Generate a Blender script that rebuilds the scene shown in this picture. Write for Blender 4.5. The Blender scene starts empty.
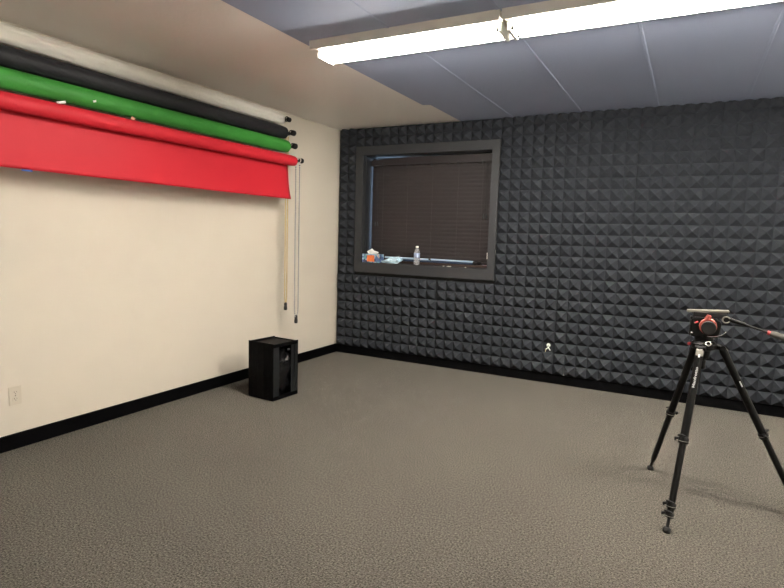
import bpy, bmesh, math, random
from mathutils import Vector, Matrix
random.seed(7)
sc = bpy.context.scene
COL = sc.collection
PI = math.pi
H = 2.50                      # ceiling height
PITCH = 0.1016                # pyramid pitch of the foam (4 in)
PAN = PITCH * 6
ZB = 0.0926                   # foot of the foam, above the baseboard
X0 = 0.029

# ------------------------------------------------------------------ materials
def new_mat(name):
    m = bpy.data.materials.new(name); m.use_nodes = True
    nt = m.node_tree; b = nt.nodes['Principled BSDF']
    return m, nt, b
def mat(name, col, rough=.6, metal=0, spec=.5, bump=0, bscale=200, vary=0, vscale=8, sheen=0, coat=0):
    m, nt, b = new_mat(name)
    b.inputs['Base Color'].default_value = (*col, 1)
    b.inputs['Roughness'].default_value = rough
    b.inputs['Metallic'].default_value = metal
    b.inputs['Specular IOR Level'].default_value = spec
    b.inputs['Coat Weight'].default_value = coat
    if sheen:
        b.inputs['Sheen Weight'].default_value = sheen
        b.inputs['Sheen Roughness'].default_value = .5
    tc = nt.nodes.new('ShaderNodeTexCoord')
    if vary:
        n = nt.nodes.new('ShaderNodeTexNoise'); n.inputs['Scale'].default_value = vscale
        n.inputs['Detail'].default_value = 5
        nt.links.new(tc.outputs['Object'], n.inputs['Vector'])
        mx = nt.nodes.new('ShaderNodeMix'); mx.data_type = 'RGBA'
        mx.inputs['A'].default_value = (*[c * (1 - vary) for c in col], 1)
        mx.inputs['B'].default_value = (*[min(1, c * (1 + vary)) for c in col], 1)
        nt.links.new(n.outputs['Fac'], mx.inputs['Factor'])
        nt.links.new(mx.outputs['Result'], b.inputs['Base Color'])
    if bump:
        n = nt.nodes.new('ShaderNodeTexNoise'); n.inputs['Scale'].default_value = bscale
        n.inputs['Detail'].default_value = 4
        nt.links.new(tc.outputs['Object'], n.inputs['Vector'])
        bp = nt.nodes.new('ShaderNodeBump'); bp.inputs['Strength'].default_value = bump
        bp.inputs['Distance'].default_value = .004
        nt.links.new(n.outputs['Fac'], bp.inputs['Height'])
        nt.links.new(bp.outputs['Normal'], b.inputs['Normal'])
    return m
def srgb(r, g, b):
    f = lambda c: (c / 255 / 12.92) if c / 255 <= .04045 else ((c / 255 + .055) / 1.055) ** 2.4
    return (f(r), f(g), f(b))

M = {}
M['wall'] = mat('cream_wall_paint', (.69, .635, .54), .75, spec=.25, bump=.10, bscale=90, vary=.015, vscale=2)
M['ceil_w'] = mat('white_ceiling_paint', (.90, .87, .84), .42, spec=.45, bump=.35, bscale=45)
M['ceil_d'] = mat('hazed_slate_ceiling_paint', (.34, .39, .54), .7, spec=.25, bump=.3, bscale=60)  # dark slate paint, made lighter and bluer to stand in for lens haze
M['room'] = mat('cream_room_paint', (.88, .86, .80), .8)
M['darkwall'] = mat('charcoal_wall_paint', (.02, .021, .024), .7)
M['foam'] = mat('charcoal_foam', (.035, .0385, .046), .85, spec=.12, bump=.25, bscale=350, vary=.12, vscale=9)
M['baseboard'] = mat('black_vinyl', (.0015, .0015, .002), .65, spec=.06)
M['trimgrey'] = mat('charcoal_trim_paint', (.030, .032, .035), .6, spec=.4, bump=.1)
M['jamb'] = mat('dark_jamb_paint', (.022, .024, .028), .6)
M['blind'] = mat('espresso_blind_slats', (.026, .0215, .0225), .5, spec=.4)
M['ledge'] = mat('dark_brown_wood', (.03, .016, .011), .5)
M['fixture'] = mat('white_enamel', (.78, .74, .68), .4)
M['whiteplastic'] = mat('white_plastic', (.75, .75, .72), .4)
M['outlet'] = mat('almond_plastic', (.62, .56, .46), .45)
M['slot'] = mat('dark_slot', (.03, .025, .02), .6)
M['paper_w'] = mat('white_backdrop_paper', (.86, .83, .76), .8, spec=.2, bump=.3, bscale=12)
M['paper_k'] = mat('black_backdrop_paper', (.016, .0165, .02), .62, spec=.35)
M['paper_g'] = mat('green_backdrop_paper', (.045, .26, .040), .6, spec=.3, vary=.05, vscale=3)
M['paper_r'] = mat('red_backdrop_paper', (.54, .020, .034), .6, spec=.25, vary=.04, vscale=2)
M['core'] = mat('cardboard_core', (.35, .25, .15), .8)
M['blackpl'] = mat('black_plastic', (.006, .006, .006), .45, spec=.35)
M['cream_bead'] = mat('cream_bead', (.62, .47, .22), .5)
M['cream_cord'] = mat('cream_cord', (.62, .50, .28), .7)
M['white_bead'] = mat('white_bead', (.7, .7, .68), .5)
M['black_bead'] = mat('black_bead', (.01, .01, .012), .5)
M['boxgloss'] = mat('black_box_sides', (.0012, .0012, .0018), .5, spec=.07, vary=.2, vscale=6)
M['boxedge'] = mat('dark_grey_edging', (.010, .011, .0125), .4, spec=.3)
M['bag'] = mat('crumpled_black_film', (.004, .004, .005), .35, spec=.3, bump=.8, bscale=18)
M['tubeblk'] = mat('black_anodised_metal', (.003, .003, .003), .38, spec=.2)
M['tubeblk2'] = mat('satin_black_tube', (.004, .004, .004), .32, spec=.25)
M['rubber'] = mat('black_rubber', (.008, .008, .008), .8)
M['redpl'] = mat('red_anodised_ring', (.40, .03, .035), .35, spec=.6)
M['salmon'] = mat('brushed_red_metal', (.38, .09, .075), .3, metal=.5)
M['chrome'] = mat('chrome', (.7, .7, .7), .2, metal=1)
M['plate'] = mat('grey_alloy_plate', (.24, .23, .20), .38, metal=.6)
M['white_ink'] = mat('white_lettering', (.75, .75, .75), .5)
M['grey_ink'] = mat('grey_lettering', (.40, .40, .40), .5)
M['grip'] = mat('olive_grey_rubber_grip', (.055, .052, .045), .7)
M['pole'] = mat('pale_blue_metal', (.55, .72, .90), .25, metal=.2, spec=.8)
M['pole2'] = mat('blue_grey_metal', (.05, .085, .15), .25, metal=.35)
M['cloth_b'] = mat('pale_blue_cloth', (.58, .78, .90), .85, bump=.4, bscale=120)
M['tissue'] = mat('white_tissue', (.93, .92, .88), .9)
M['orange'] = mat('orange_print', (.80, .19, .05), .6, vary=.25, vscale=60)
M['tape_b'] = mat('blue_tape', (.06, .16, .55), .6)
M['tape_p'] = mat('peach_tape', (.75, .40, .28), .7)
M['capw'] = mat('white_cap', (.8, .78, .7), .5)

# carpet
m, nt, b = new_mat('grey_loop_carpet'); M['carpet'] = m
tc = nt.nodes.new('ShaderNodeTexCoord')
def noise(scale, detail=3, rough=.5):
    n = nt.nodes.new('ShaderNodeTexNoise'); n.inputs['Scale'].default_value = scale
    n.inputs['Detail'].default_value = detail; n.inputs['Roughness'].default_value = rough
    nt.links.new(tc.outputs['Object'], n.inputs['Vector']); return n
n1 = noise(120, 4, .8); n2 = noise(1.6, 4)
vo = nt.nodes.new('ShaderNodeTexVoronoi'); vo.inputs['Scale'].default_value = 190
nt.links.new(tc.outputs['Object'], vo.inputs['Vector'])
cr = nt.nodes.new('ShaderNodeValToRGB')
cr.color_ramp.elements[0].position = .36; cr.color_ramp.elements[0].color = (.008, .007, .0065, 1)
cr.color_ramp.elements[1].position = .64; cr.color_ramp.elements[1].color = (.115, .103, .087, 1)
nt.links.new(n1.outputs['Fac'], cr.inputs['Fac'])
mx = nt.nodes.new('ShaderNodeMix'); mx.data_type = 'RGBA'; mx.blend_type = 'MULTIPLY'; mx.inputs['Factor'].default_value = .35
nt.links.new(cr.outputs['Color'], mx.inputs['A']); nt.links.new(n2.outputs['Color'], mx.inputs['B'])
cr2 = nt.nodes.new('ShaderNodeValToRGB')
cr2.color_ramp.elements[0].position = .35; cr2.color_ramp.elements[0].color = (.88, .87, .88, 1)
cr2.color_ramp.elements[1].position = .65; cr2.color_ramp.elements[1].color = (1, 1, 1, 1)
nt.links.new(n2.outputs['Fac'], cr2.inputs['Fac']); nt.links.new(cr2.outputs['Color'], mx.inputs['B'])
mx.inputs['Factor'].default_value = 1
nt.links.new(mx.outputs['Result'], b.inputs['Base Color'])
b.inputs['Roughness'].default_value = .95; b.inputs['Specular IOR Level'].default_value = .1
mr = nt.nodes.new('ShaderNodeMapRange')
for k_, v_ in (('From Min', .36), ('From Max', .64), ('To Min', .02), ('To Max', .41)): mr.inputs[k_].default_value = v_
nt.links.new(n1.outputs['Fac'], mr.inputs['Value']); nt.links.new(mr.outputs['Result'], b.inputs['Sheen Weight'])
b.inputs['Sheen Roughness'].default_value = .6; b.inputs['Sheen Tint'].default_value = (1, .945, .82, 1)
bp = nt.nodes.new('ShaderNodeBump'); bp.inputs['Strength'].default_value = .8; bp.inputs['Distance'].default_value = .006
ad = nt.nodes.new('ShaderNodeMath'); ad.operation = 'ADD'
nt.links.new(n1.outputs['Fac'], ad.inputs[0]); nt.links.new(vo.outputs['Distance'], ad.inputs[1])
nt.links.new(ad.outputs[0], bp.inputs['Height']); nt.links.new(bp.outputs['Normal'], b.inputs['Normal'])

# lit tube
m, nt, b = new_mat('lit_fluorescent_tube'); M['lit'] = m
b.inputs['Base Color'].default_value = (.9, .9, .9, 1)
b.inputs['Emission Color'].default_value = (1, .94, .85, 1)
b.inputs['Emission Strength'].default_value = 30
# glass
m, nt, b = new_mat('clear_glass'); M['glass'] = m
b.inputs['Base Color'].default_value = (.9, .95, 1, 1); b.inputs['Roughness'].default_value = .02
b.inputs['Transmission Weight'].default_value = 1; b.inputs['IOR'].default_value = 1.1
m, nt, b = new_mat('clear_bottle_plastic'); M['bottle'] = m
b.inputs['Base Color'].default_value = (.88, .90, .92, 1); b.inputs['Roughness'].default_value = .08
b.inputs['Transmission Weight'].default_value = .75; b.inputs['IOR'].default_value = 1.33
M['blabel'] = mat('blue_white_bottle_label', (.35, .42, .60), .5, vary=.6, vscale=50)
M['bcontent'] = mat('brownish_backing', (.20, .16, .12), .4)
# floral print
m, nt, b = new_mat('floral_print_cardboard'); M['floral'] = m
tc = nt.nodes.new('ShaderNodeTexCoord'); vo = nt.nodes.new('ShaderNodeTexVoronoi'); vo.inputs['Scale'].default_value = 38
nt.links.new(tc.outputs['Object'], vo.inputs['Vector'])
sp = nt.nodes.new('ShaderNodeSeparateColor'); nt.links.new(vo.outputs['Color'], sp.inputs['Color'])
cr = nt.nodes.new('ShaderNodeValToRGB'); cr.color_ramp.interpolation = 'CONSTANT'
e = cr.color_ramp.elements
e[0].position = 0; e[0].color = (.10, .16, .34, 1); e[1].position = .25; e[1].color = (.32, .50, .66, 1)
for p_, c_ in ((.45, (.16, .42, .42, 1)), (.6, (.62, .50, .50, 1)), (.75, (.45, .58, .70, 1)), (.9, (.05, .06, .14, 1))):
    q = e.new(p_); q.color = c_
nt.links.new(sp.outputs['Red'], cr.inputs['Fac']); nt.links.new(cr.outputs['Color'], b.inputs['Base Color'])
b.inputs['Roughness'].default_value = .5

# ------------------------------------------------------------------ helpers
def link(name, bm, m, parent=None, smooth=False, bevel=0, seg=2):
    me = bpy.data.meshes.new(name)
    bmesh.ops.recalc_face_normals(bm, faces=bm.faces[:])
    bm.to_mesh(me); bm.free()
    o = bpy.data.objects.new(name, me); COL.objects.link(o)
    for k in (m if isinstance(m, (list, tuple)) else [m]): me.materials.append(k)
    if smooth:
        for p in me.polygons: p.use_smooth = True
        try: me.set_sharp_from_angle(angle=math.radians(40))
        except Exception: pass
    if bevel:
        md = o.modifiers.new('bevel', 'BEVEL'); md.width = bevel; md.segments = seg; md.limit_method = 'ANGLE'
        md.angle_limit = math.radians(40)
    if parent is not None: o.parent = parent
    return o
def tag(o, label, cat, group=None):
    o['label'] = label; o['category'] = cat
    if group: o['group'] = group
    return o
def empty(name, loc, label, cat, group=None, rz=0):
    o = bpy.data.objects.new(name, None); COL.objects.link(o); o.empty_display_size = .05
    o.location = loc; o.rotation_euler = (0, 0, rz)
    return tag(o, label, cat, group)
def struct(name, bm, m, parent=None, **k):
    o = link(name, bm, m, parent, **k)
    o['kind'] = 'structure'
    return o
def box(bm, x0, x1, y0, y1, z0, z1, mi=0):
    vs = [bm.verts.new(p) for p in ((x0,y0,z0),(x1,y0,z0),(x1,y1,z0),(x0,y1,z0),(x0,y0,z1),(x1,y0,z1),(x1,y1,z1),(x0,y1,z1))]
    for f in ((0,3,2,1),(4,5,6,7),(0,1,5,4),(1,2,6,5),(2,3,7,6),(3,0,4,7)):
        fc = bm.faces.new([vs[i] for i in f]); fc.material_index = mi
    return vs
def frame_of(d):
    d = d.normalized(); a = Vector((0,0,1)) if abs(d.z) < .9 else Vector((1,0,0))
    u = d.cross(a).normalized(); return u, d.cross(u).normalized()
def tube(bm, pts, rad, n=16, caps=True, squash=1, up=None):
    """a tube through pts; rad is a number or one radius per point"""
    pts = [Vector(p) for p in pts]
    if not isinstance(rad, (list, tuple)): rad = [rad] * len(pts)
    rings = []; u = None
    for i, p in enumerate(pts):
        d = (pts[min(i+1, len(pts)-1)] - pts[max(i-1, 0)])
        if d.length < 1e-9: d = pts[-1] - pts[0]
        d.normalize()
        if u is None: u, v = frame_of(d)
        else:
            u = (u - d * u.dot(d)).normalized(); v = d.cross(u).normalized()
        rings.append([bm.verts.new(p + rad[i] * (math.cos(2*PI*k/n) * u + squash * math.sin(2*PI*k/n) * v)) for k in range(n)])
    for a, b_ in zip(rings, rings[1:]):
        for k in range(n): bm.faces.new((a[k], a[(k+1) % n], b_[(k+1) % n], b_[k]))
    if caps: bm.faces.new(rings[0]); bm.faces.new(rings[-1])
    return rings
def lathe(bm, prof, c=(0,0,0), axis='z', n=24):
    """prof: (radius, height) along the axis from c"""
    c = Vector(c); rings = []
    ax = {'x': (Vector((0,1,0)), Vector((0,0,1)), Vector((1,0,0))), 'y': (Vector((1,0,0)), Vector((0,0,1)), Vector((0,1,0))),
          'z': (Vector((1,0,0)), Vector((0,1,0)), Vector((0,0,1)))}[axis]
    for r, h in prof:
        rings.append([bm.verts.new(c + ax[2]*h + max(r, 1e-5)*(math.cos(2*PI*k/n)*ax[0] + math.sin(2*PI*k/n)*ax[1])) for k in range(n)])
    for a, b_ in zip(rings, rings[1:]):
        for k in range(n): bm.faces.new((a[k], a[(k+1) % n], b_[(k+1) % n], b_[k]))
    bm.faces.new(rings[0]); bm.faces.new(rings[-1])
def torus(bm, c, R, r, axis, n=28, k=8):
    c = Vector(c); axis = Vector(axis).normalized(); u, v = frame_of(axis)
    rings = []
    for i in range(n):
        a = 2*PI*i/n; d = math.cos(a)*u + math.sin(a)*v
        rings.append([bm.verts.new(c + d*(R + r*math.cos(2*PI*j/k)) + axis*r*math.sin(2*PI*j/k)) for j in range(k)])
    for i in range(n):
        a, b_ = rings[i], rings[(i+1) % n]
        for j in range(k): bm.faces.new((a[j], a[(j+1) % k], b_[(j+1) % k], b_[j]))
def ball(bm, c, r, seg=8, ring=6, sc_=(1,1,1)):
    mt = Matrix.Translation(c) @ Matrix.Diagonal((*[r*s for s in sc_], 1))
    bmesh.ops.create_uvsphere(bm, u_segments=seg, v_segments=ring, radius=1, matrix=mt)
B = bmesh.new

# ------------------------------------------------------------------ the room
RX, FY = 5.3, -6.3            # right wall, wall behind the camera
bm = B(); box(bm, -.15, RX+.15, FY-.15, .40, -.1, 0); struct('floor', bm, M['carpet'])
bm = B(); box(bm, -.15, 0, FY-.15, .40, 0, H+.1); struct('wall_left', bm, M['wall'])
bm = B(); box(bm, RX, RX+.15, FY-.15, .40, 0, H+.1); struct('wall_right', bm, M['room'])
bm = B(); box(bm, 0, RX, FY-.15, FY, 0, H+.1); struct('wall_front', bm, M['room'])
WX0, WX1, WZ0, WZ1 = .345, 1.785, 1.055, 2.205
bm = B()
box(bm, 0, WX0, 0, .20, 0, H+.1); box(bm, WX1, RX, 0, .20, 0, H+.1)
box(bm, WX0, WX1, 0, .20, 0, WZ0); box(bm, WX0, WX1, 0, .20, WZ1, H+.1)
struct('wall_back', bm, M['darkwall'])
# ceiling: white strip by the left wall, haze-lightened slate paint beyond, with the painter's jog
CB, CB2, JY = 1.368, 1.435, -.775
bm = B()
def poly(pts, z, mi):
    f = bm.faces.new([bm.verts.new((x, y, z)) for x, y in pts]); f.material_index = mi
for z in (H, H+.1):
    poly([(0, FY), (CB, FY), (CB, JY), (CB2, JY+.02), (CB2, 0), (0, 0)], z, 0)
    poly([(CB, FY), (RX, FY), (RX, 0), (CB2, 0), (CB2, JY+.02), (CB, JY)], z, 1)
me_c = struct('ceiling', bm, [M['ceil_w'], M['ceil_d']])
for n, x in enumerate((1.96, 2.585, 3.205, 3.835, 4.45)):
    bm = B()
    prof = [(-.011, 0), (-.006, -.0035), (.006, -.0035), (.011, 0)]
    a = [bm.verts.new((x+p[0], FY, H+p[1])) for p in prof]; c = [bm.verts.new((x+p[0], -.02, H+p[1])) for p in prof]
    for i in range(3): bm.faces.new((a[i], a[i+1], c[i+1], c[i]))
    bm.faces.new(a); bm.faces.new(c)
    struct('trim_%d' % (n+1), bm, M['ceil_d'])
def baseb(name, x0, x1, y0, y1, h):
    bm = B(); box(bm, x0, x1, y0, y1, 0, h); struct(name, bm, M['baseboard'], bevel=.003)
baseb('baseboard_left', 0, .008, FY, 0, .098)
baseb('baseboard_back', .008, RX, -.012, 0, .09)
baseb('baseboard_right', RX-.008, RX, FY, -.012, .1)
baseb('baseboard_front', .008, RX-.008, FY, FY+.008, .1)

# window: flat painted trim round a recess, dark ledge, sash, pane
bm = B()
FX0, FX1, FZ0, FZ1, FYY = .252, 1.862, .945, 2.300, -.062
def picture_frame(bm, x0, x1, z0, z1, ix0, ix1, iz0, iz1, y0, y1):
    o = [(x0,z0),(x1,z0),(x1,z1),(x0,z1)]; i = [(ix0,iz0),(ix1,iz0),(ix1,iz1),(ix0,iz1)]
    V = {}
    for y in (y0, y1):
        V[y] = ([bm.verts.new((x, y, z)) for x, z in o], [bm.verts.new((x, y, z)) for x, z in i])
    for k in range(4):
        j = (k+1) % 4
        for y in (y0, y1):
            O, I = V[y]; bm.faces.new((O[k], O[j], I[j], I[k]))
        bm.faces.new((V[y0][0][k], V[y0][0][j], V[y1][0][j], V[y1][0][k]))
        bm.faces.new((V[y0][1][k], V[y0][1][j], V[y1][1][j], V[y1][1][k]))
picture_frame(bm, FX0, FX1, FZ0, FZ1, WX0, WX1, WZ0, WZ1, FYY, 0)
win = struct('window_1', bm, M['trimgrey'], bevel=.003)
bm = B(); picture_frame(bm, WX0, WX1, WZ0, WZ1, WX0+.004, WX1-.004, WZ0+.002, WZ1-.004, 0, .196)
link('window_jamb', bm, M['jamb'], win)
bm = B(); picture_frame(bm, WX0+.004, WX1-.004, WZ0+.002, WZ1-.004, WX0+.022, WX1-.03, WZ0+.03, WZ1-.014, .175, .195)
link('window_sash', bm, M['jamb'], win)
bm = B(); box(bm, WX0+.022, WX1-.03, .183, .187, WZ0+.03, WZ1-.014); link('window_pane', bm, M['glass'], win)
bm = B(); box(bm, WX0+.004, WX1-.004, .062, .175, WZ0+.002, 1.082); link('window_ledge', bm, M['ledge'], win, bevel=.002)

# ------------------------------------------------------------------ acoustic foam
BASE, TIP = .022, .080
def foam_mesh(nx, nz, zcut=None, skip=(), hcut=None):
    """one panel: a slab with nx by nz pyramids, local origin at its lower left back corner, facing -y"""
    bm = B(); g = .0012; p = PITCH
    W, Hh = nx*p, nz*p
    grid = {}
    for i in range(nx+1):
        for j in range(nz+1):
            x = min(max(i*p, g), W-g); z = min(max(j*p, g), Hh-g)
            grid[i, j] = bm.verts.new((x, -BASE, z))
    for i in range(nx):
        for j in range(nz):
            q = [grid[i,j], grid[i+1,j], grid[i+1,j+1], grid[i,j+1]]
            if (i, j) in skip:
                r = [bm.verts.new((v.co.x, -.004, v.co.z)) for v in q]
                for k in range(4): bm.faces.new((q[k], q[(k+1)%4], r[(k+1)%4], r[k]))
                bm.faces.new(r); continue
            # slightly blunt, slightly uneven tip
            cx = (i+.5)*p + random.uniform(-.003, .003); cz = (j+.5)*p + random.uniform(-.003, .003)
            t = .004; y = -TIP + random.uniform(-.001, .003)
            # low groove lip, then the sloping flanks
            T = [bm.verts.new((cx+a*t, y, cz+c*t)) for a, c in ((-1,-1),(1,-1),(1,1),(-1,1))]
            for k in range(4): bm.faces.new((q[k], q[(k+1)%4], T[(k+1)%4], T[k]))
            bm.faces.new(T)
    # sides and back
    def wall_strip(vs):
        bk = [bm.verts.new((v.co.x, 0, v.co.z)) for v in vs]
        for k in range(len(vs)-1): bm.faces.new((vs[k], vs[k+1], bk[k+1], bk[k]))
    wall_strip([grid[i,0] for i in range(nx+1)]); wall_strip([grid[i,nz] for i in range(nx+1)])
    wall_strip([grid[0,j] for j in range(nz+1)]); wall_strip([grid[nx,j] for j in range(nz+1)])
    if zcut is not None:
        geom = bm.verts[:] + bm.edges[:] + bm.faces[:]
        bmesh.ops.bisect_plane(bm, geom=geom, plane_co=(0,0,zcut), plane_no=(0,0,1), clear_outer=True)
    bmesh.ops.recalc_face_normals(bm, faces=bm.faces[:])
    me = bpy.data.meshes.new('acoustic_foam_panel'); bm.to_mesh(me); bm.free(); me.materials.append(M['foam'])
    return me
FG = 'pyramid foam panels on the dark wall'
def place_foam(me, x, z, label, y=-.001):
    o = bpy.data.objects.new('acoustic_foam_panel', me); COL.objects.link(o)
    o.location = (x, y, z)
    return tag(o, label, 'acoustic panel', FG)
full = [foam_mesh(6, 6) for _ in range(3)]
topm = [foam_mesh(6, 6, zcut=H - .003 - (ZB+3*PAN)) for _ in range(2)]
rown = ['bottom row', 'second row up', 'third row up', 'top row under the ceiling']
colr = ['first', 'second', 'third', 'fourth', 'fifth']
for c in range(3, 8):
    for r in range(4):
        x = X0 + c*PAN + random.uniform(-.002, .002)
        if c == 3 and r == 0:
            me = foam_mesh(6, 6, skip={(5, 2)})
            lab = 'charcoal pyramid foam panel with one cell cut out round a white plug, bottom row'
        else:
            me = topm[c % 2] if r == 3 else full[(c*2+r) % 3]
            lab = 'charcoal pyramid foam panel, %s, %s column right of the window' % (rown[r], colr[c-3])
        place_foam(me, x, ZB + r*PAN, lab, y=-.001 - .0015*((c+r) % 2))
for c, w in enumerate(('first from the white wall', 'second from the white wall', 'third from the white wall')):
    place_foam(full[c], X0 + c*PAN, ZB, 'charcoal pyramid foam panel in bottom row under the window, %s' % w)
s2 = foam_mesh(6, 2)
for c, w in enumerate(('first from the white wall', 'second from the white wall', 'last one towards the right')):
    place_foam(s2, X0 - .018 + c*PAN + (.018 if c == 2 else 0), ZB+PAN+.003, 'two-row foam strip directly beneath the window trim, %s' % w)
l2 = foam_mesh(2, 6); zl = ZB+PAN+.003+2*PITCH
place_foam(l2, X0, zl, 'narrow foam strip left of the window, lowest of three')
place_foam(l2, X0, zl+PAN, 'narrow foam strip left of the window, middle of three')
place_foam(foam_mesh(2, 4, zcut=H-.003-(zl+2*PAN)), X0, zl+2*PAN, 'narrow foam strip left of the window, topmost under the ceiling')
zt = 2.301
mt6 = foam_mesh(6, 2, zcut=H-.003-zt)
place_foam(mt6, X0+2*PITCH+.002, zt, 'short foam strip above the window trim, left one under the white ceiling')
place_foam(mt6, X0+8*PITCH+.002, zt, 'short foam strip above the window trim, middle one of three')
place_foam(foam_mesh(4, 2, zcut=H-.003-zt), X0+14*PITCH+.002, zt, 'short foam strip above the window trim, right one')

# white plug in the cut-out cell
px, pz = X0+3*PAN+5.5*PITCH, ZB+2.5*PITCH
t = empty('wall_plug', (px, -.005, pz), 'small white plug with splayed wires in the gap cut in the foam', 'plug')
bm = B(); lathe(bm, [(.006, 0), (.016, -.004), (.019, -.016), (.017, -.028), (.010, -.036)], (0, 0, .020), 'y', 20)
link('plug_head', bm, M['whiteplastic'], t, smooth=True)
bm = B()
tube(bm, [(0, -.02, .008), (0, -.024, -.006)], .006, 10)
tube(bm, [(0, -.024, 0), (-.012, -.028, -.012), (-.022, -.028, -.020)], .0045, 8)
tube(bm, [(0, -.024, 0), (.011, -.028, -.012), (.020, -.028, -.026)], .0045, 8)
link('wire', bm, M['whiteplastic'], t, smooth=True)
bm = B(); tube(bm, [(-.018, -.028, -.018), (-.022, -.03, -.032), (-.024, -.028, -.044)], .0025, 8)
link('cord', bm, M['cream_cord'], t, smooth=True)

# ------------------------------------------------------------------ venetian blind
bl = empty('venetian_blind', (1.07, .12, WZ0+.03), 'closed dark brown venetian blind filling the window recess', 'blind')
def off(o, base): return (o[0]-base[0], o[1]-base[1], o[2]-base[2])
BL = Vector((1.07, .12, WZ0+.03))
def child(name, bm, m, par, base, **k):
    bmesh.ops.translate(bm, vec=-Vector(base), verts=bm.verts[:])
    return link(name, bm, m, par, **k)
bx0, bx1 = .362, 1.745
bm = B()
zt_, n = 2.115, 24
zb_ = 1.112; dz = (zt_-zb_)/n
for i in range(n):
    z = zb_ + i*dz
    prof = [(.134, z-.002), (.131, z+dz*.35), (.129, z+dz*.7), (.129, z+dz+.004)]
    f_ = [bm.verts.new((bx0, y-.004, zz)) for y, zz in prof] + [bm.verts.new((bx0, y, zz)) for y, zz in reversed(prof)]
    g_ = [bm.verts.new((bx1, v.co.y, v.co.z)) for v in f_]
    for k in range(8): bm.faces.new((f_[k], f_[(k+1)%8], g_[(k+1)%8], g_[k]))
    bm.faces.new(f_); bm.faces.new(g_)
child('slats', bm, M['blind'], bl, BL)
bm = B()
pts = [(.356, 2.112), (1.775, 2.112), (1.775, 2.196), (.80, 2.194), (.62, 2.184), (.356, 2.172)]
a = [bm.verts.new((x, .088, z)) for x, z in pts]; c = [bm.verts.new((x, .150, z)) for x, z in pts]
bm.faces.new(a); bm.faces.new(c)
for k in range(6): bm.faces.new((a[k], a[(k+1)%6], c[(k+1)%6], c[k]))
child('headrail', bm, M['blind'], bl, BL, bevel=.003)
bm = B(); box(bm, bx0, bx1, .112, .148, 1.084, 1.110); child('bottom_rail', bm, M['blind'], bl, BL, bevel=.004)
for x in (.50, .80, 1.09, 1.38, 1.64):
    bm = B(); tube(bm, [(x, .122, 2.11), (x, .121, 1.6), (x, .122, 1.10)], .0012, 6)
    child('ladder_cord', bm, M['blind'], bl, BL)
    bm = B(); box(bm, x-.006, x+.006, .082, .088, 2.085, 2.135); child('cord_clip', bm, M['trimgrey'], bl, BL, bevel=.002)
for x, z in ((.43, 1.505), (1.685, 1.60)):
    for s in (-1, 1):
        bm = B(); tube(bm, [(x+s*.006, .098, 2.11), (x+s*.006, .105, 1.9), (x+s*.012, .105, z)], .0013, 6)
        pc = child('pull_cord', bm, M['blackpl'], bl, BL)
        bm = B(); lathe(bm, [(.003, .05), (.007, .035), (.010, .004), (.008, 0)], (x+s*.014, .105, z-.05), 'z', 12)
        child('tassel', bm, M['jamb'] if x < 1 else M['trimgrey'], pc, BL, smooth=True)
# small white cleat by the right edge
bm = B(); box(bm, 1.728, 1.746, .095, .110, 1.148, 1.212); box(bm, 1.732, 1.742, .108, .124, 1.165, 1.195)
tag(link('cord_cleat', bm, M['capw'], bevel=.002), 'small white plastic cleat at the lower right corner of the blind', 'cleat')

# ------------------------------------------------------------------ things on the window sill
SZ = WZ0 + .0005
tb = empty('tissue_box', (.462, -.003, SZ), 'floral tissue box with orange patch at the left end of the sill', 'tissue box')
bm = B(); box(bm, -.108, .108, -.052, .052, .0, .092); link('carton', bm, M['floral'], tb, bevel=.002)
bm = B(); box(bm, -.045, .048, -.0532, -.052, .010, .080); link('orange_panel', bm, M['orange'], tb)
bm = B(); lathe(bm, [(.030, 0), (.030, .001)], (0, 0, .0922), 'z', 24); link('slot_rim', bm, M['paper_w'], tb)
bm = B()
rings = []
for k, (r, z, dx) in enumerate(((.028, .090, -.010), (.036, .102, -.014), (.040, .116, -.020), (.024, .130, -.020), (.010, .142, -.016), (.002, .150, -.014))):
    rg = []
    for i in range(18):
        a_ = 2*PI*i/18; rr = r*(1+.22*math.sin(5*a_+k)+random.uniform(-.08, .08))
        rg.append(bm.verts.new((dx+rr*math.cos(a_)*1.25 + (.03*math.cos(a_) if k in (1, 2) and math.cos(a_) > .5 else 0), rr*math.sin(a_)*.55, z)))
    rings.append(rg)
for a, c in zip(rings, rings[1:]):
    for i in range(18): bm.faces.new((a[i], a[(i+1)%18], c[(i+1)%18], c[i]))
bm.faces.new(rings[0]); bm.faces.new(rings[-1])
link('tissue', bm, M['tissue'], tb, smooth=True)

# crumpled pale blue cloth
bm = B()
bmesh.ops.create_icosphere(bm, subdivisions=4, radius=1)
from mathutils import noise as mnoise
for v in bm.verts:
    d = v.co.copy(); n_ = mnoise.noise(d*1.9)*.45 + mnoise.noise(d*4.5)*.22
    q = d*(1+n_)
    x = q.x*.120; taper = .45 + .55*min(1, max(0, (x+.12)/.12))
    v.co = Vector((x, q.y*.036, max(0, .034*taper + q.z*.036*taper)))
o = link('cleaning_cloth', bm, M['cloth_b'], smooth=True); o.location = (.705, -.012, SZ)
tag(o, 'crumpled pale blue cloth on the sill between tissue box and bottle', 'cloth')

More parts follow.
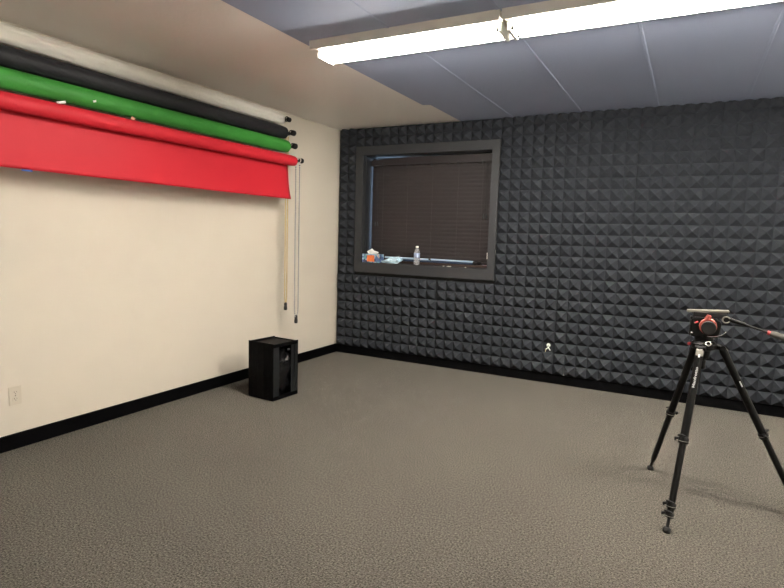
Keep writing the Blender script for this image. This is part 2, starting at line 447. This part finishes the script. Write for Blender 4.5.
# water bottle
bt = empty('water_bottle', (1.003, -.018, SZ), 'clear plastic water bottle with white cap standing on the sill', 'bottle')
bm = B()
lathe(bm, [(.026, 0), (.031, .003), (.032, .02), (.0305, .028), (.032, .036), (.0305, .044), (.032, .052), (.0305, .060), (.032, .07),
           (.032, .125), (.030, .138), (.022, .158), (.014, .172), (.0125, .176), (.0125, .186)], (0,0,0), 'z', 28)
link('bottle_body', bm, M['bottle'], bt, smooth=True)
bm = B(); lathe(bm, [(.0326, .080), (.0328, .081), (.0328, .124), (.0326, .125)], (0,0,0), 'z', 28)
link('bottle_label', bm, M['blabel'], bt, smooth=True)
bm = B(); lathe(bm, [(.0150, .180), (.0152, .182), (.0152, .196), (.0140, .198)], (0,0,0), 'z', 24)
link('cap', bm, M['capw'], bt, smooth=True)

# telescoping pole on the ledge
pl = empty('telescoping_pole', (1.09, .088, 1.082), 'long pale blue telescoping pole lying along the ledge behind the bottle', 'pole')
PB = Vector((1.09, .088, 1.082)); zc = 1.082+.0190
for x0, x1, r_, nm_ in ((.56, 1.105, .0115, 'outer_tube'), (1.105, 1.60, .0095, 'inner_tube')):
    bm = B(); tube(bm, [(x0, .097, 1.1145), (x1, .097, 1.1115)], r_, 20); child(nm_, bm, M['pole'], pl, PB, smooth=True)
bm = B(); tube(bm, [(.60, .076, 1.093), (1.59, .076, 1.093)], .0105, 20); child('lower_tube', bm, M['pole2'], pl, PB, smooth=True)
bm = B(); tube(bm, [(1.090, .097, 1.1135), (1.115, .097, 1.1133)], .0122, 20); child('collar', bm, M['blackpl'], pl, PB, smooth=True)
bm = B(); lathe(bm, [(.012, 0), (.019, .004), (.019, .03), (.013, .04), (.017, .048), (.017, .075), (.008, .085)], (1.59, .0865, zc), 'x', 16)
child('end_cap', bm, M['blackpl'], pl, PB, smooth=True)
for i, (x, s, w) in enumerate(((1.315, .010, 'leftmost and roundest of the three scraps'), (1.375, .026, 'longest and middle one of the three scraps'), (1.553, .008, 'rightmost and smallest, near the pole end'))):
    bm = B()
    bmesh.ops.create_icosphere(bm, subdivisions=2, radius=1)
    for v in bm.verts:
        q = v.co*(1+.4*mnoise.noise(v.co*2+Vector((i*5,0,0)))); v.co = Vector((q.x*s, q.y*.008, max(0, q.z*.005+.003)))
    o = link('paper_scrap', bm, M['capw']); o.location = (x, -.030, SZ)
    tag(o, 'tiny off-white scrap on the sill, %s' % w, 'scrap', 'scraps on the window sill')

# ------------------------------------------------------------------ backdrop rolls
Y1, Y0 = -1.10, -3.80
def roll(kind, x, z, r, m, label, hub, yend=Y1, ragged=False):
    t = empty(kind, (x, (Y0+yend)/2, z), label, 'backdrop roll', 'backdrop rolls on the left wall')
    base = Vector((x, (Y0+yend)/2, z))
    bm = B()
    n = 36; N = 50
    rings = []
    for j in range(N+1):
        y = Y0 + (yend-Y0)*j/N; rg = []
        for i in range(n):
            a_ = 2*PI*i/n
            rr = r - (.004 if j in (0, N) else 0)
            if ragged:
                rr += .006*mnoise.noise(Vector((math.cos(a_)*1.2, y*2.2, math.sin(a_)*1.2))) + .003*mnoise.noise(Vector((math.cos(a_)*3, y*9, math.sin(a_)*3)))
                if y > yend-.22: rr *= 1 - .35*((y-(yend-.22))/.22)**2 * (1 if math.sin(a_) > -.3 else .4)
            # spiral: the free edge of the paper makes a tiny step
            rr -= .0035*(i/n)
            yy = y + (0.02*math.cos(a_*2+1) if ragged and j == N else 0)
            rg.append(bm.verts.new((x+rr*math.cos(a_-1.2), yy, z+rr*math.sin(a_-1.2))))
        rings.append(rg)
    for a, c in zip(rings, rings[1:]):
        for i in range(n): bm.faces.new((a[i], a[(i+1)%n], c[(i+1)%n], c[i]))
    bm.faces.new(rings[0]); bm.faces.new(rings[-1])
    child('paper_roll', bm, m, t, base, smooth=True)
    bm = B(); tube(bm, [(x, Y0-.03, z), (x, -1.075, z+.008)], .013, 18); child('core_tube', bm, M['blackpl'], t, base, smooth=True)
    return t, base
rollspec = [('white', .115, 2.378, .061, 'paper_w'), ('black', .150, 2.266, .0615, 'paper_k'), ('green', .168, 2.146, .0625, 'paper_g'), ('red', .245, 2.010, .051, 'paper_r')]
rt, rb = roll('backdrop_roll', .095, 2.400, .060, M['paper_w'], 'crumpled white paper backdrop roll, topmost, against the ceiling', 0, yend=-1.11, ragged=True)
roll('backdrop_roll', .150, 2.266, .0600, M['paper_k'], 'black paper backdrop roll between the white and green rolls', 0, yend=-1.165)
roll('backdrop_roll', .168, 2.144, .0600, M['paper_g'], 'bright green paper backdrop roll above the red one', 0, yend=-1.150)
rr_, rbase = roll('backdrop_roll', .245, 2.010, .0500, M['paper_r'], 'red paper backdrop roll, lowest, with its sheet hanging down', 0, yend=-1.135)
# red sheet hanging from the back of the red roll
bm = B(); NJ, NK = 60, 16; g = {}
for j in range(NJ+1):
    for k in range(NK+1):
        s = k/NK
        z = 2.000 - (2.000-1.664)*s
        x = .1995 + .016*math.sin(s*PI*.9) + .012*s**3 + .003*math.sin(j*.35)*s
        yr = -1.175 + .042*max(0, (s-.45)/.55)**2
        y = (Y0+.03) + (yr-(Y0+.03))*j/NJ
        g[j, k] = bm.verts.new((x, y, z))
for j in range(NJ):
    for k in range(NK): bm.faces.new((g[j,k], g[j+1,k], g[j+1,k+1], g[j,k+1]))
sh = child('hanging_sheet', bm, M['paper_r'], rr_, rbase, smooth=True)
sd = sh.modifiers.new('solid', 'SOLIDIFY'); sd.thickness = .0012

# brackets: a wall plate with arms and hooks, one at each end
def bracket(y, side, label):
    t = empty('wall_bracket', (0, y, 2.2), label, 'bracket', 'roll brackets on the left wall'); base = Vector((0, y, 2.2))
    bm = B(); box(bm, 0, .006, y-.02, y+.02, 1.985, 2.43); child('back_plate', bm, M['wall'], t, base, bevel=.002)
    for x, z, r in ((.095, 2.415, .022), (.150, 2.288, .026), (.168, 2.166, .027), (.245, 2.028, .024)):
        bm = B()
        tube(bm, [(.004, y, z-.012), (x-.02, y, z-.022)], .005, 8)
        torus(bm, (x, y, z), .021, .0045, (0, 1, 0), 20, 8)
        arm = child('arm', bm, M['wall'] if x > .2 else M['blackpl'], t, base, smooth=True)
        bm = B(); lathe(bm, [(.013, -.024), (r-.004, -.020), (r, -.014), (r, .010), (r-.006, .016), (.006, .018)], (x, y+side*.035, z), 'y', 24)
        child('hub', bm, M['blackpl'], arm, base, smooth=True)
bracket(-1.055, 1, 'black-hubbed roll bracket at the window end of the rolls')
bracket(-3.845, -1, 'roll bracket at the far left end of the rolls')

# bead chains
def chain(x, y, ztop, zbot, gap, m1, m2, cordm, label, pitch=.022, rb=.0062):
    t = empty('bead_chain', (x, y, zbot), label, 'chain', 'pull chains hanging from the rolls'); base = Vector((x, y, zbot))
    zs = zbot+.035; out = {0: B(), 1: B()}
    cord = B()
    for s in (-1, 1):
        z = ztop; i = 0
        while z > zs:
            taper = min(1, (z-zs)/.10 + .35)
            yy = y + s*gap/2*taper
            ball(out[i % 2], (x, yy, z), rb, 8, 6, (1, 1, 1.25)); i += 1; z -= pitch/2*1.0 if m1 is not m2 else pitch*.55
        tube(cord, [(x, y+s*gap/2, ztop+.01), (x, y+s*gap/2, zs+.07), (x, y+s*gap/2*.35, zs)], .0022, 6)
    child('beads', out[0], m1, t, base, smooth=True); child('beads', out[1], m2, t, base, smooth=True)
    child('cord', cord, cordm, t, base)
    bm = B(); lathe(bm, [(.006, .078), (.013, .070), (.016, .052), (.0125, .044), (.016, .036), (.017, .010), (.011, 0)], (x, y, zbot-.03), 'z', 18)
    child('weight', bm, M['blackpl'], t, base, smooth=True)
chain(.133, -1.093, 2.24, .640, .030, M['cream_bead'], M['cream_bead'], M['cream_cord'], 'cream bead pull chain with a short black weight, ending higher')
chain(.262, -1.095, 1.99, .525, .056, M['white_bead'], M['black_bead'], M['white_bead'], 'black-and-white bead pull chain from the red roll, ending lower')

# scraps of tape caught on the rolls
def scrap(bmf, m, label, loc, rot):
    bm = B(); bmf(bm)
    o = link('tape_scrap', bm, m); o.location = loc; o.rotation_euler = rot
    o.modifiers.new('solid', 'SOLIDIFY').thickness = .0008
    return tag(o, label, 'tape', 'tape scraps on the rolls')
def strip(L, W, bend):
    def f(bm):
        n = 8; a = []
        for i in range(n+1):
            t_ = i/n; a.append((bm.verts.new((0 + bend*math.sin(t_*PI), L*(t_-.5), -W/2)), bm.verts.new((bend*math.sin(t_*PI)*.6, L*(t_-.5)+.003*math.sin(i*2), W/2))))
        for p, q in zip(a, a[1:]): bm.faces.new((p[0], q[0], q[1], p[1]))
    return f
scrap(strip(.055, .013, .006), M['tissue'], 'white torn tape scrap between the green and red rolls, leftmost', (.262, -3.300, 2.066), (.30, .2, 0))
scrap(strip(.020, .012, .003), M['tissue'], 'small white flake on the underside of the green roll', (.2265, -3.07, 2.125), (.4, .3, 0))
scrap(strip(.030, .020, .004), M['tape_p'], 'peach tape scrap on top of the red roll', (.262, -2.83, 2.064), (-.3, .3, 0))
scrap(strip(.060, .013, .001), M['tape_b'], 'blue tape scrap under the bottom edge of the red sheet', (.2178, -3.48, 1.661), (0, 0, 0))

# ------------------------------------------------------------------ ceiling fixtures
def fixture(x0, x1, label, yc=-2.355):
    t = empty('fluorescent_light', ((x0+x1)/2, yc, H), label, 'ceiling light', 'fluorescent strip lights on the slate ceiling')
    base = Vector(((x0+x1)/2, yc, H))
    bm = B()
    prof = [(-.150, 0), (-.150, -.050), (-.142, -.052), (-.110, -.034), (-.040, -.044), (.040, -.044), (.110, -.034), (.142, -.052), (.150, -.050), (.150, 0)]
    a = [bm.verts.new((x0+.004, yc+p[0], H+p[1]-.0005)) for p in prof]; c = [bm.verts.new((x1-.004, yc+p[0], H+p[1]-.0005)) for p in prof]
    for k in range(10): bm.faces.new((a[k], a[(k+1)%10], c[(k+1)%10], c[k]))
    bm.faces.new(a); bm.faces.new(c)
    child('housing', bm, M['fixture'], t, base)
    for s in (-1, 1):
        yy = yc + s*.058; zz = H - .062
        bm = B(); lathe(bm, [(.008, .040), (.0165, .043), (.0165, x1-x0-.043), (.008, x1-x0-.040)], (x0, yy, zz), 'x', 16)
        tb_ = child('fluorescent_tube', bm, M['lit'], t, base, smooth=True)
        for e_ in (x0+.030, x1-.046):
            bm = B(); lathe(bm, [(.012, 0), (.0172, .002), (.0172, .016), (.012, .018)], (e_, yy, zz), 'x', 16)
            child('end_cap', bm, M['chrome'], tb_, base, smooth=True)
    for e_ in (x0+.012, x1-.030):
        bm = B(); box(bm, e_, e_+.018, yc-.080, yc+.080, H-.085, H-.030); child('lamp_holder', bm, M['whiteplastic'], t, base, bevel=.003)
    return t
fixture(1.425, 2.600, 'fluorescent strip light whose left end reaches the white ceiling strip')
fixture(2.605, 3.835, 'fluorescent strip light running out of the picture above the tripod')
fixture(3.840, 5.060, 'added unseen fluorescent strip light farthest from the cream wall, nearest the right wall')  # unseen third strip light, added to help light the room


# ------------------------------------------------------------------ outlet
t = empty('electrical_outlet', (0, -3.481, .330), 'almond duplex outlet plate low on the cream wall', 'outlet')
bm = B(); box(bm, 0, .006, -.036, .036, -.056, .056); link('cover_plate', bm, M['outlet'], t, bevel=.004)
for s in (-1, 1):
    bm = B(); 
    v = [(.016*math.cos(a_)*1.05, max(-.0135, min(.0135, .017*math.sin(a_)))) for a_ in [2*PI*k/20 for k in range(20)]]
    a = [bm.verts.new((.0055, p[0], s*.020+p[1])) for p in v]; c = [bm.verts.new((.0085, p[0], s*.020+p[1])) for p in v]
    bm.faces.new(a); bm.faces.new(c)
    for k in range(20): bm.faces.new((a[k], a[(k+1)%20], c[(k+1)%20], c[k]))
    rc = link('receptacle', bm, M['outlet'], t)
    bm = B(); box(bm, .0083, .0090, -.008, -.006, s*.020-.001, s*.020+.008); box(bm, .0083, .0090, .006, .008, s*.020-.001, s*.020+.006)
    lathe(bm, [(.0025, 0), (.0025, .0007)], (.0083, 0, s*.020-.007), 'x', 10)
    link('slots', bm, M['slot'], rc)
bm = B(); lathe(bm, [(.003, 0), (.003, .0012)], (.006, 0, 0), 'x', 12); link('screw', bm, M['chrome'], t)

# ------------------------------------------------------------------ black box on the floor
bxz = math.atan2(-.019, .270)
t = empty('storage_box', (.545, -1.755, 0), 'black open-sided box holding crumpled plastic, on carpet by the cream wall', 'box', rz=bxz)
W2, D2, HB = .137, .148, .470
bm = B()
# left long face (towards the camera), back face, bottom, far face
box(bm, -W2, W2, -D2, -D2+.008, .004, HB)
box(bm, -W2, -W2+.008, -D2+.008, D2, .004, HB-.004)
box(bm, -W2+.008, W2, D2-.008, D2, .004, HB-.010)
box(bm, -W2+.008, W2-.004, -D2+.008, D2-.008, .004, .012)
for x in (-.085, -.03, .03, .085): box(bm, x-.0025, x+.0025, -D2-.0025, -D2, .012, HB-.03)
link('shell', bm, M['boxgloss'], t, bevel=.003)
for (y0, y1, xx) in ((-D2+.001, -D2+.072, W2), (D2-.078, D2-.042, W2-.004), (D2-.038, D2-.001, W2)):
    bm = B(); box(bm, xx-.009, xx, y0, y1, .006, HB-.012); link('corner_post', bm, M['boxedge'], t, bevel=.003)
bm = B(); box(bm, W2-.008, W2+.001, -D2, D2, .004, .036); link('bottom_rail', bm, M['boxgloss'], t, bevel=.002)
bm = B(); box(bm, W2-.008, W2+.001, -D2, D2, HB-.034, HB-.004); link('top_rail', bm, M['boxgloss'], t, bevel=.002)
bm = B()
for (x0, x1, y0, y1, z) in ((-W2+.008, W2, -D2+.008, D2-.012, HB-.018),): box(bm, x0, x1-.006, y0, y1, z-.006, z)
fl = link('lid_flap', bm, M['boxgloss'], t, bevel=.003)
bm = B()
bmesh.ops.create_icosphere(bm, subdivisions=4, radius=1)
for v in bm.verts:
    d = v.co.copy(); n_ = mnoise.noise(d*2.4)*.35 + mnoise.noise(d*6)*.16
    q = d*(1+n_); c_ = lambda a_, l: max(-l, min(l, a_))
    v.co = Vector((c_(q.x*.13, .115), c_(q.y*.14, .125), c_(q.z*.24+.20, .40) if q.z > -.8 else .014))
    v.co.z = max(.014, v.co.z)
link('crumpled_liner', bm, M['bag'], t, smooth=True)
bm = B(); tube(bm, [(-W2+.03, -D2-.004, HB-.10), (-W2+.03, -D2-.018, HB-.12), (-W2+.03, -D2-.018, HB-.18), (-W2+.03, -D2-.004, HB-.20)], .005, 8)
bmesh.ops.rotate(bm, cent=(0,0,0), matrix=Matrix.Rotation(-PI/2, 3, 'Z'), verts=bm.verts[:])
link('handle', bm, M['blackpl'], t, smooth=True)
for p_ in ((W2-.020, -D2+.052, HB-.026, .006), (W2-.045, -D2+.004, HB+.004, .003)):
    bm = B(); ball(bm, p_[:3], p_[3], 10, 8, (1.0, 1, .7)); link('metal_clip', bm, M['chrome'], t, smooth=True)
bm = B(); box(bm, W2-.0045, W2-.002, .020, .052, HB-.075, HB-.060); link('sticker', bm, M['trimgrey'], t)

# ------------------------------------------------------------------ video tripod
AP = Vector((3.626, -2.06, .850))
t = empty('video_tripod', (AP.x, AP.y, 0), 'black video tripod with fluid head and pan handle on the carpet', 'tripod')
TB = Vector((AP.x, AP.y, 0))
feet = {'rear_left': Vector((3.416, -1.712, 0)), 'near': Vector((3.530, -2.472, 0)), 'right': Vector((4.125, -1.955, 0))}
# spider
bm = B(); lathe(bm, [(.020, -.075), (.030, -.070), (.034, -.030), (.056, -.022), (.060, .004), (.050, .016), (.030, .022)], (AP.x, AP.y, AP.z), 'z', 28)
sp_ = child('spider', bm, M['tubeblk'], t, TB, smooth=True)
for nm, F in feet.items():
    h = Vector((F.x-AP.x, F.y-AP.y, 0)).normalized()
    top = AP + h*(.084 if nm == 'right' else .064) + Vector((0, 0, -.012))
    ft = F + Vector((0, 0, .012))
    P = lambda s: top + (ft-top)*s
    d = (ft-top).normalized(); side = d.cross(Vector((0,0,1))).normalized()
    # hinge yoke on the spider
    bm = B(); tube(bm, [top-side*.024, top+side*.024], .013, 14); tube(bm, [AP+h*.03, top], .016, 12)
    child('hinge', bm, M['tubeblk'], t, TB, smooth=True)
    far = nm == 'rear_left'
    bm = B(); tube(bm, [P(0), P(.02), P(.06), P(.53)], [.017, .0205, .0185, .0185], 20)
    leg = child('leg', bm, M['tubeblk'], t, TB, smooth=True)
    bm = B(); tube(bm, [P(.53), P(.91 if not far else .90), P(.94), ], [.0155, .0155, .011], 18)
    child('lower_tube', bm, M['tubeblk2'], leg, TB, smooth=True)
    nrm = d.cross(side).normalized()
    def clamp(s, r, w):
        bm = B(); tube(bm, [P(s)-d*w, P(s)-d*w*.6, P(s)+d*w*.6, P(s)+d*w], [r*.9, r, r, r*.85], 18)
        tube(bm, [P(s)+side*r*.8-d*w*.5, P(s)+side*(r+.014)-d*w*.2, P(s)+side*(r+.012)+d*w*.6], [.006, .0075, .004], 8)
        tube(bm, [P(s)+side*r-d*w*1.2-nrm*.01, P(s)+side*(r*.3)-d*w*1.3-nrm*(r+.005), P(s)-side*(r*.8)-d*w*1.1-nrm*(r+.003)], [.005, .0055, .003], 8)
        cl_ = child('clamp', bm, M['blackpl'], leg, TB, smooth=True)
        bm = B(); torus(bm, P(s)+d*w*.15, r+.0012, .0016, d+nrm*.25, 28, 6); child('clamp_band', bm, M['plate'], leg, TB, smooth=True)
    clamp(.525, .0235, .016)
    if not far: clamp(.875, .0215, .013); clamp(.925, .0200, .012)
    bm = B(); tube(bm, [P(.925), P(.975), F+Vector((0,0,.015))], .0075, 10)
    c0 = P(.975); lathe(bm, [(.010, .026), (.017, .020), (.019, .008), (.016, 0)], (F.x, F.y, 0.0), 'z', 18)
    child('rubber_foot', bm, M['rubber'], leg, TB, smooth=True)
    # lever at the top of each leg
    bm = B(); cc = top + (Vector((-.026, -.030, .004)) if far else h*.018 + Vector((0,0,-.010)))
    tube(bm, [cc - side*.013, cc + side*.013], [.008, .008], 10)
    if far: child('lock_lever', bm, M['redpl'], leg, TB, smooth=True)
    else: child('lock_lever', bm, M['plate'], leg, TB, smooth=True)
    if nm == 'near':
        # silver shoulder plate and white label facing the camera, lettering down the leg
        cam_dir = (Vector((3.52, -5.31, 1.36)) - P(.1)).normalized()
        cam_dir = (cam_dir - d*cam_dir.dot(d)).normalized(); sd2 = d.cross(cam_dir).normalized()
        def plate(s, L, Wd, name, m_, o_=.0200):
            bm = B(); c_ = P(s) + cam_dir*o_
            q = [c_ + sd2*Wd*a_ + d*L*b_ for a_, b_ in ((-.5,-.5),(.5,-.5),(.5,.5),(-.5,.5))]
            f1 = [bm.verts.new(v) for v in q]; f2 = [bm.verts.new(v+cam_dir*.0022) for v in q]
            bm.faces.new(f1); bm.faces.new(f2)
            for k in range(4): bm.faces.new((f1[k], f1[(k+1)%4], f2[(k+1)%4], f2[k]))
            child(name, bm, m_, leg, TB, bevel=.0006)
        plate(.035, .030, .034, 'shoulder_plate', M['plate'], .0195); plate(.052, .016, .008, 'label_plate', M['white_ink'], .0222)
        cu = bpy.data.curves.new('brand', 'FONT'); cu.body = 'Manfrotto'; cu.size = .026; cu.align_x = 'CENTER'; cu.align_y = 'CENTER'
        cu.extrude = .0006; cu.offset = .0007
        to = bpy.data.objects.new('brand', cu); COL.objects.link(to)
        bpy.context.view_layer.update()
        me = bpy.data.meshes.new_from_object(to.evaluated_get(bpy.context.evaluated_depsgraph_get()))
        bpy.data.objects.remove(to)
        xa = -d; ya = cam_dir.cross(xa).normalized()
        mtx = Matrix((( xa.x, ya.x, cam_dir.x), (xa.y, ya.y, cam_dir.y), (xa.z, ya.z, cam_dir.z))).to_4x4()
        me.transform(Matrix.Diagonal((1, .62, 1, 1)))
        me.transform(Matrix.Translation(P(.175) + cam_dir*.0190 - TB) @ mtx)
        me.materials.clear(); me.materials.append(M['grey_ink'])
        lo = bpy.data.objects.new('lettering', me); COL.objects.link(lo); lo.parent = leg
    if nm == 'right':
        cam_dir = (Vector((3.52, -5.31, 1.36)) - P(.3)).normalized(); cam_dir = (cam_dir - d*cam_dir.dot(d)).normalized(); sd2 = d.cross(cam_dir).normalized()
        bm = B(); c_ = P(.215) + cam_dir*.0165 - sd2*.008
        q = [c_ + sd2*.006*a_ + d*.030*b_ for a_, b_ in ((-.5,-.5),(.5,-.5),(.5,.5),(-.5,.5))]
        f1 = [bm.verts.new(v) for v in q]; f2 = [bm.verts.new(v+cam_dir*.004) for v in q]
        bm.faces.new(f1); bm.faces.new(f2)
        for k in range(4): bm.faces.new((f1[k], f1[(k+1)%4], f2[(k+1)%4], f2[k]))
        child('label_plate', bm, M['white_ink'], leg, TB)
# bowl, levelling knob, bubble
bm = B(); lathe(bm, [(.012, -.13), (.017, -.125), (.017, -.085), (.010, -.075)], AP, 'z', 16); child('bowl_knob', bm, M['tubeblk'], t, TB, smooth=True)
bm = B(); lathe(bm, [(.030, .018), (.044, .024), (.046, .046), (.038, .052)], AP, 'z', 28); hb = child('pan_base', bm, M['tubeblk'], t, TB, smooth=True)
bm = B(); torus(bm, (AP.x+.018, AP.y-.052, AP.z+.012), .011, .003, (0, -1, .5), 20, 8); child('level_ring', bm, M['chrome'], hb, TB, smooth=True)
bm = B(); tube(bm, [(AP.x+.036, AP.y-.048, AP.z+.014), (AP.x+.010, AP.y-.056, AP.z+.004), (AP.x-.006, AP.y-.058, AP.z+.014)], .0035, 8); child('pan_lever', bm, M['plate'], hb, TB, smooth=True)
# head body: a cheeked block
bm = B()
prof = [(-.062, .040), (.058, .040), (.066, .075), (.070, .118), (.040, .140), (-.050, .142), (-.066, .125), (-.070, .080)]
for y0, y1, s_ in ((-.040, .044, 1.0),):
    a = [bm.verts.new((AP.x+p[0]*s_, AP.y+y0, AP.z+p[1])) for p in prof]; c = [bm.verts.new((AP.x+p[0]*s_, AP.y+y1, AP.z+p[1])) for p in prof]
    bm.faces.new(a); bm.faces.new(c)
    for k in range(8): bm.faces.new((a[k], a[(k+1)%8], c[(k+1)%8], c[k]))
head = child('fluid_head', bm, M['tubeblk'], t, TB, bevel=.006)
hc = Vector((AP.x+.010, AP.y-.040, AP.z+.100))
bm = B(); lathe(bm, [(.040, 0), (.040, -.012), (.037, -.015), (.033, -.015)], hc, 'y', 36); child('red_ring', bm, M['salmon'], head, TB, smooth=True)
bm = B(); lathe(bm, [(.030, -.012), (.034, -.016), (.034, -.032), (.031, -.035)], hc+Vector((.003, 0, -.006)), 'y', 36); child('drag_knob', bm, M['blackpl'], head, TB, smooth=True)
bm = B(); tube(bm, [hc+Vector((-.004, -.006, .036)), hc+Vector((.002, -.010, .056))], [.016, .010], 14); child('red_lug', bm, M['salmon'], head, TB, smooth=True)
bm = B(); tube(bm, [hc+Vector((-.045, -.004, .018)), hc+Vector((-.060, -.006, .012))], [.005, .004], 10); child('red_pin', bm, M['redpl'], head, TB, smooth=True)
# arc shaped bright lever
bm = B(); pts = []
for k in range(14):
    a_ = -1.75 + 1.35*k/13; pts.append(hc + Vector((.000+.078*math.cos(a_)*.95+.012, -.020, .002+.052*math.sin(a_))))
tube(bm, pts, .0028, 8); child('drag_lever', bm, M['chrome'], head, TB, smooth=True)
bm = B(); box(bm, AP.x-.072, AP.x-.060, AP.y-.030, AP.y+.030, AP.z+.045, AP.z+.140); child('side_cheek', bm, M['blackpl'], head, TB, bevel=.004)
bm = B(); ball(bm, (AP.x-.060, AP.y-.042, AP.z+.060), .006, 10, 8); child('brake_screw', bm, M['chrome'], head, TB, smooth=True)
# sliding plate on top
bm = B()
box(bm, AP.x-.060, AP.x+.090, AP.y-.030, AP.y+.030, AP.z+.142, AP.z+.166); child('plate_holder', bm, M['blackpl'], head, TB, bevel=.003)
bm = B()
vs = box(bm, AP.x-.090, AP.x+.098, AP.y-.027, AP.y+.027, AP.z+.1665, AP.z+.178)
for v in vs: v.co.z += .006*(v.co.x-AP.x)/.1
child('quick_release_plate', bm, M['plate'], head, TB, bevel=.003)
# handle hub and pan bar
hh = Vector((AP.x+.086, AP.y-.036, AP.z+.140))
bm = B(); torus(bm, hh+Vector((0,-.012,0)), .0155, .0035, (0,1,0), 24, 8); child('rosette_rim', bm, M['plate'], head, TB, smooth=True)
bm = B(); lathe(bm, [(.015, .03), (.016, 0), (.014, -.010)], hh, 'y', 20); ro = child('rosette', bm, M['blackpl'], head, TB, smooth=True)
tip = hh + Vector((.176, -.018, -.044)); dd = (tip-hh).normalized()
ph_l = hh + Vector((.012, -.004, .002))
bm = B(); tube(bm, [ph_l, ph_l+dd*.075], [.012, .009], 14); tube(bm, [ph_l+dd*.06, tip], .0055, 12)
ph = child('pan_handle', bm, M['tubeblk2'], t, TB, smooth=True)
bm = B(); tube(bm, [tip-dd*.002, tip+dd*.010], .0105, 16); child('red_collar', bm, M['redpl'], ph, TB, smooth=True)
bm = B(); tube(bm, [tip+dd*.010, tip+dd*.02, tip+dd*.14, tip+dd*.155], [.011, .0155, .0165, .012], 16); child('grip', bm, M['grip'], ph, TB, smooth=True)

# ------------------------------------------------------------------ sky outside, camera, view
w = bpy.data.worlds.new('World'); sc.world = w; w.use_nodes = True
bg = w.node_tree.nodes['Background']; bg.inputs['Color'].default_value = (.55, .75, 1, 1); bg.inputs['Strength'].default_value = .8
cam = bpy.data.cameras.new('camera'); co = bpy.data.objects.new('camera', cam); COL.objects.link(co)
cx, cy, cz, yaw, pitch, rollr, f = 3.5224, -5.309, 1.3601, -.4870, -.1056, .0299, 555.715
fw = Vector((math.sin(yaw)*math.cos(pitch), math.cos(yaw)*math.cos(pitch), math.sin(pitch)))
r = Vector((math.cos(yaw), -math.sin(yaw), 0)); u = r.cross(fw)
r2 = r*math.cos(rollr) + u*math.sin(rollr); u2 = -r*math.sin(rollr) + u*math.cos(rollr)
mw = Matrix(((r2.x, u2.x, -fw.x, cx), (r2.y, u2.y, -fw.y, cy), (r2.z, u2.z, -fw.z, cz), (0,0,0,1)))
co.matrix_world = mw
cam.sensor_fit = 'HORIZONTAL'; cam.sensor_width = 36; cam.lens = 36*f/784; cam.clip_start = .02
sc.camera = co
sc.view_settings.view_transform = 'Standard'; sc.view_settings.look = 'None'
sc.view_settings.exposure = 2.55; sc.view_settings.gamma = 1; sc.view_settings.use_curve_mapping = False
sc.cycles.max_bounces = 10; sc.cycles.diffuse_bounces = 6
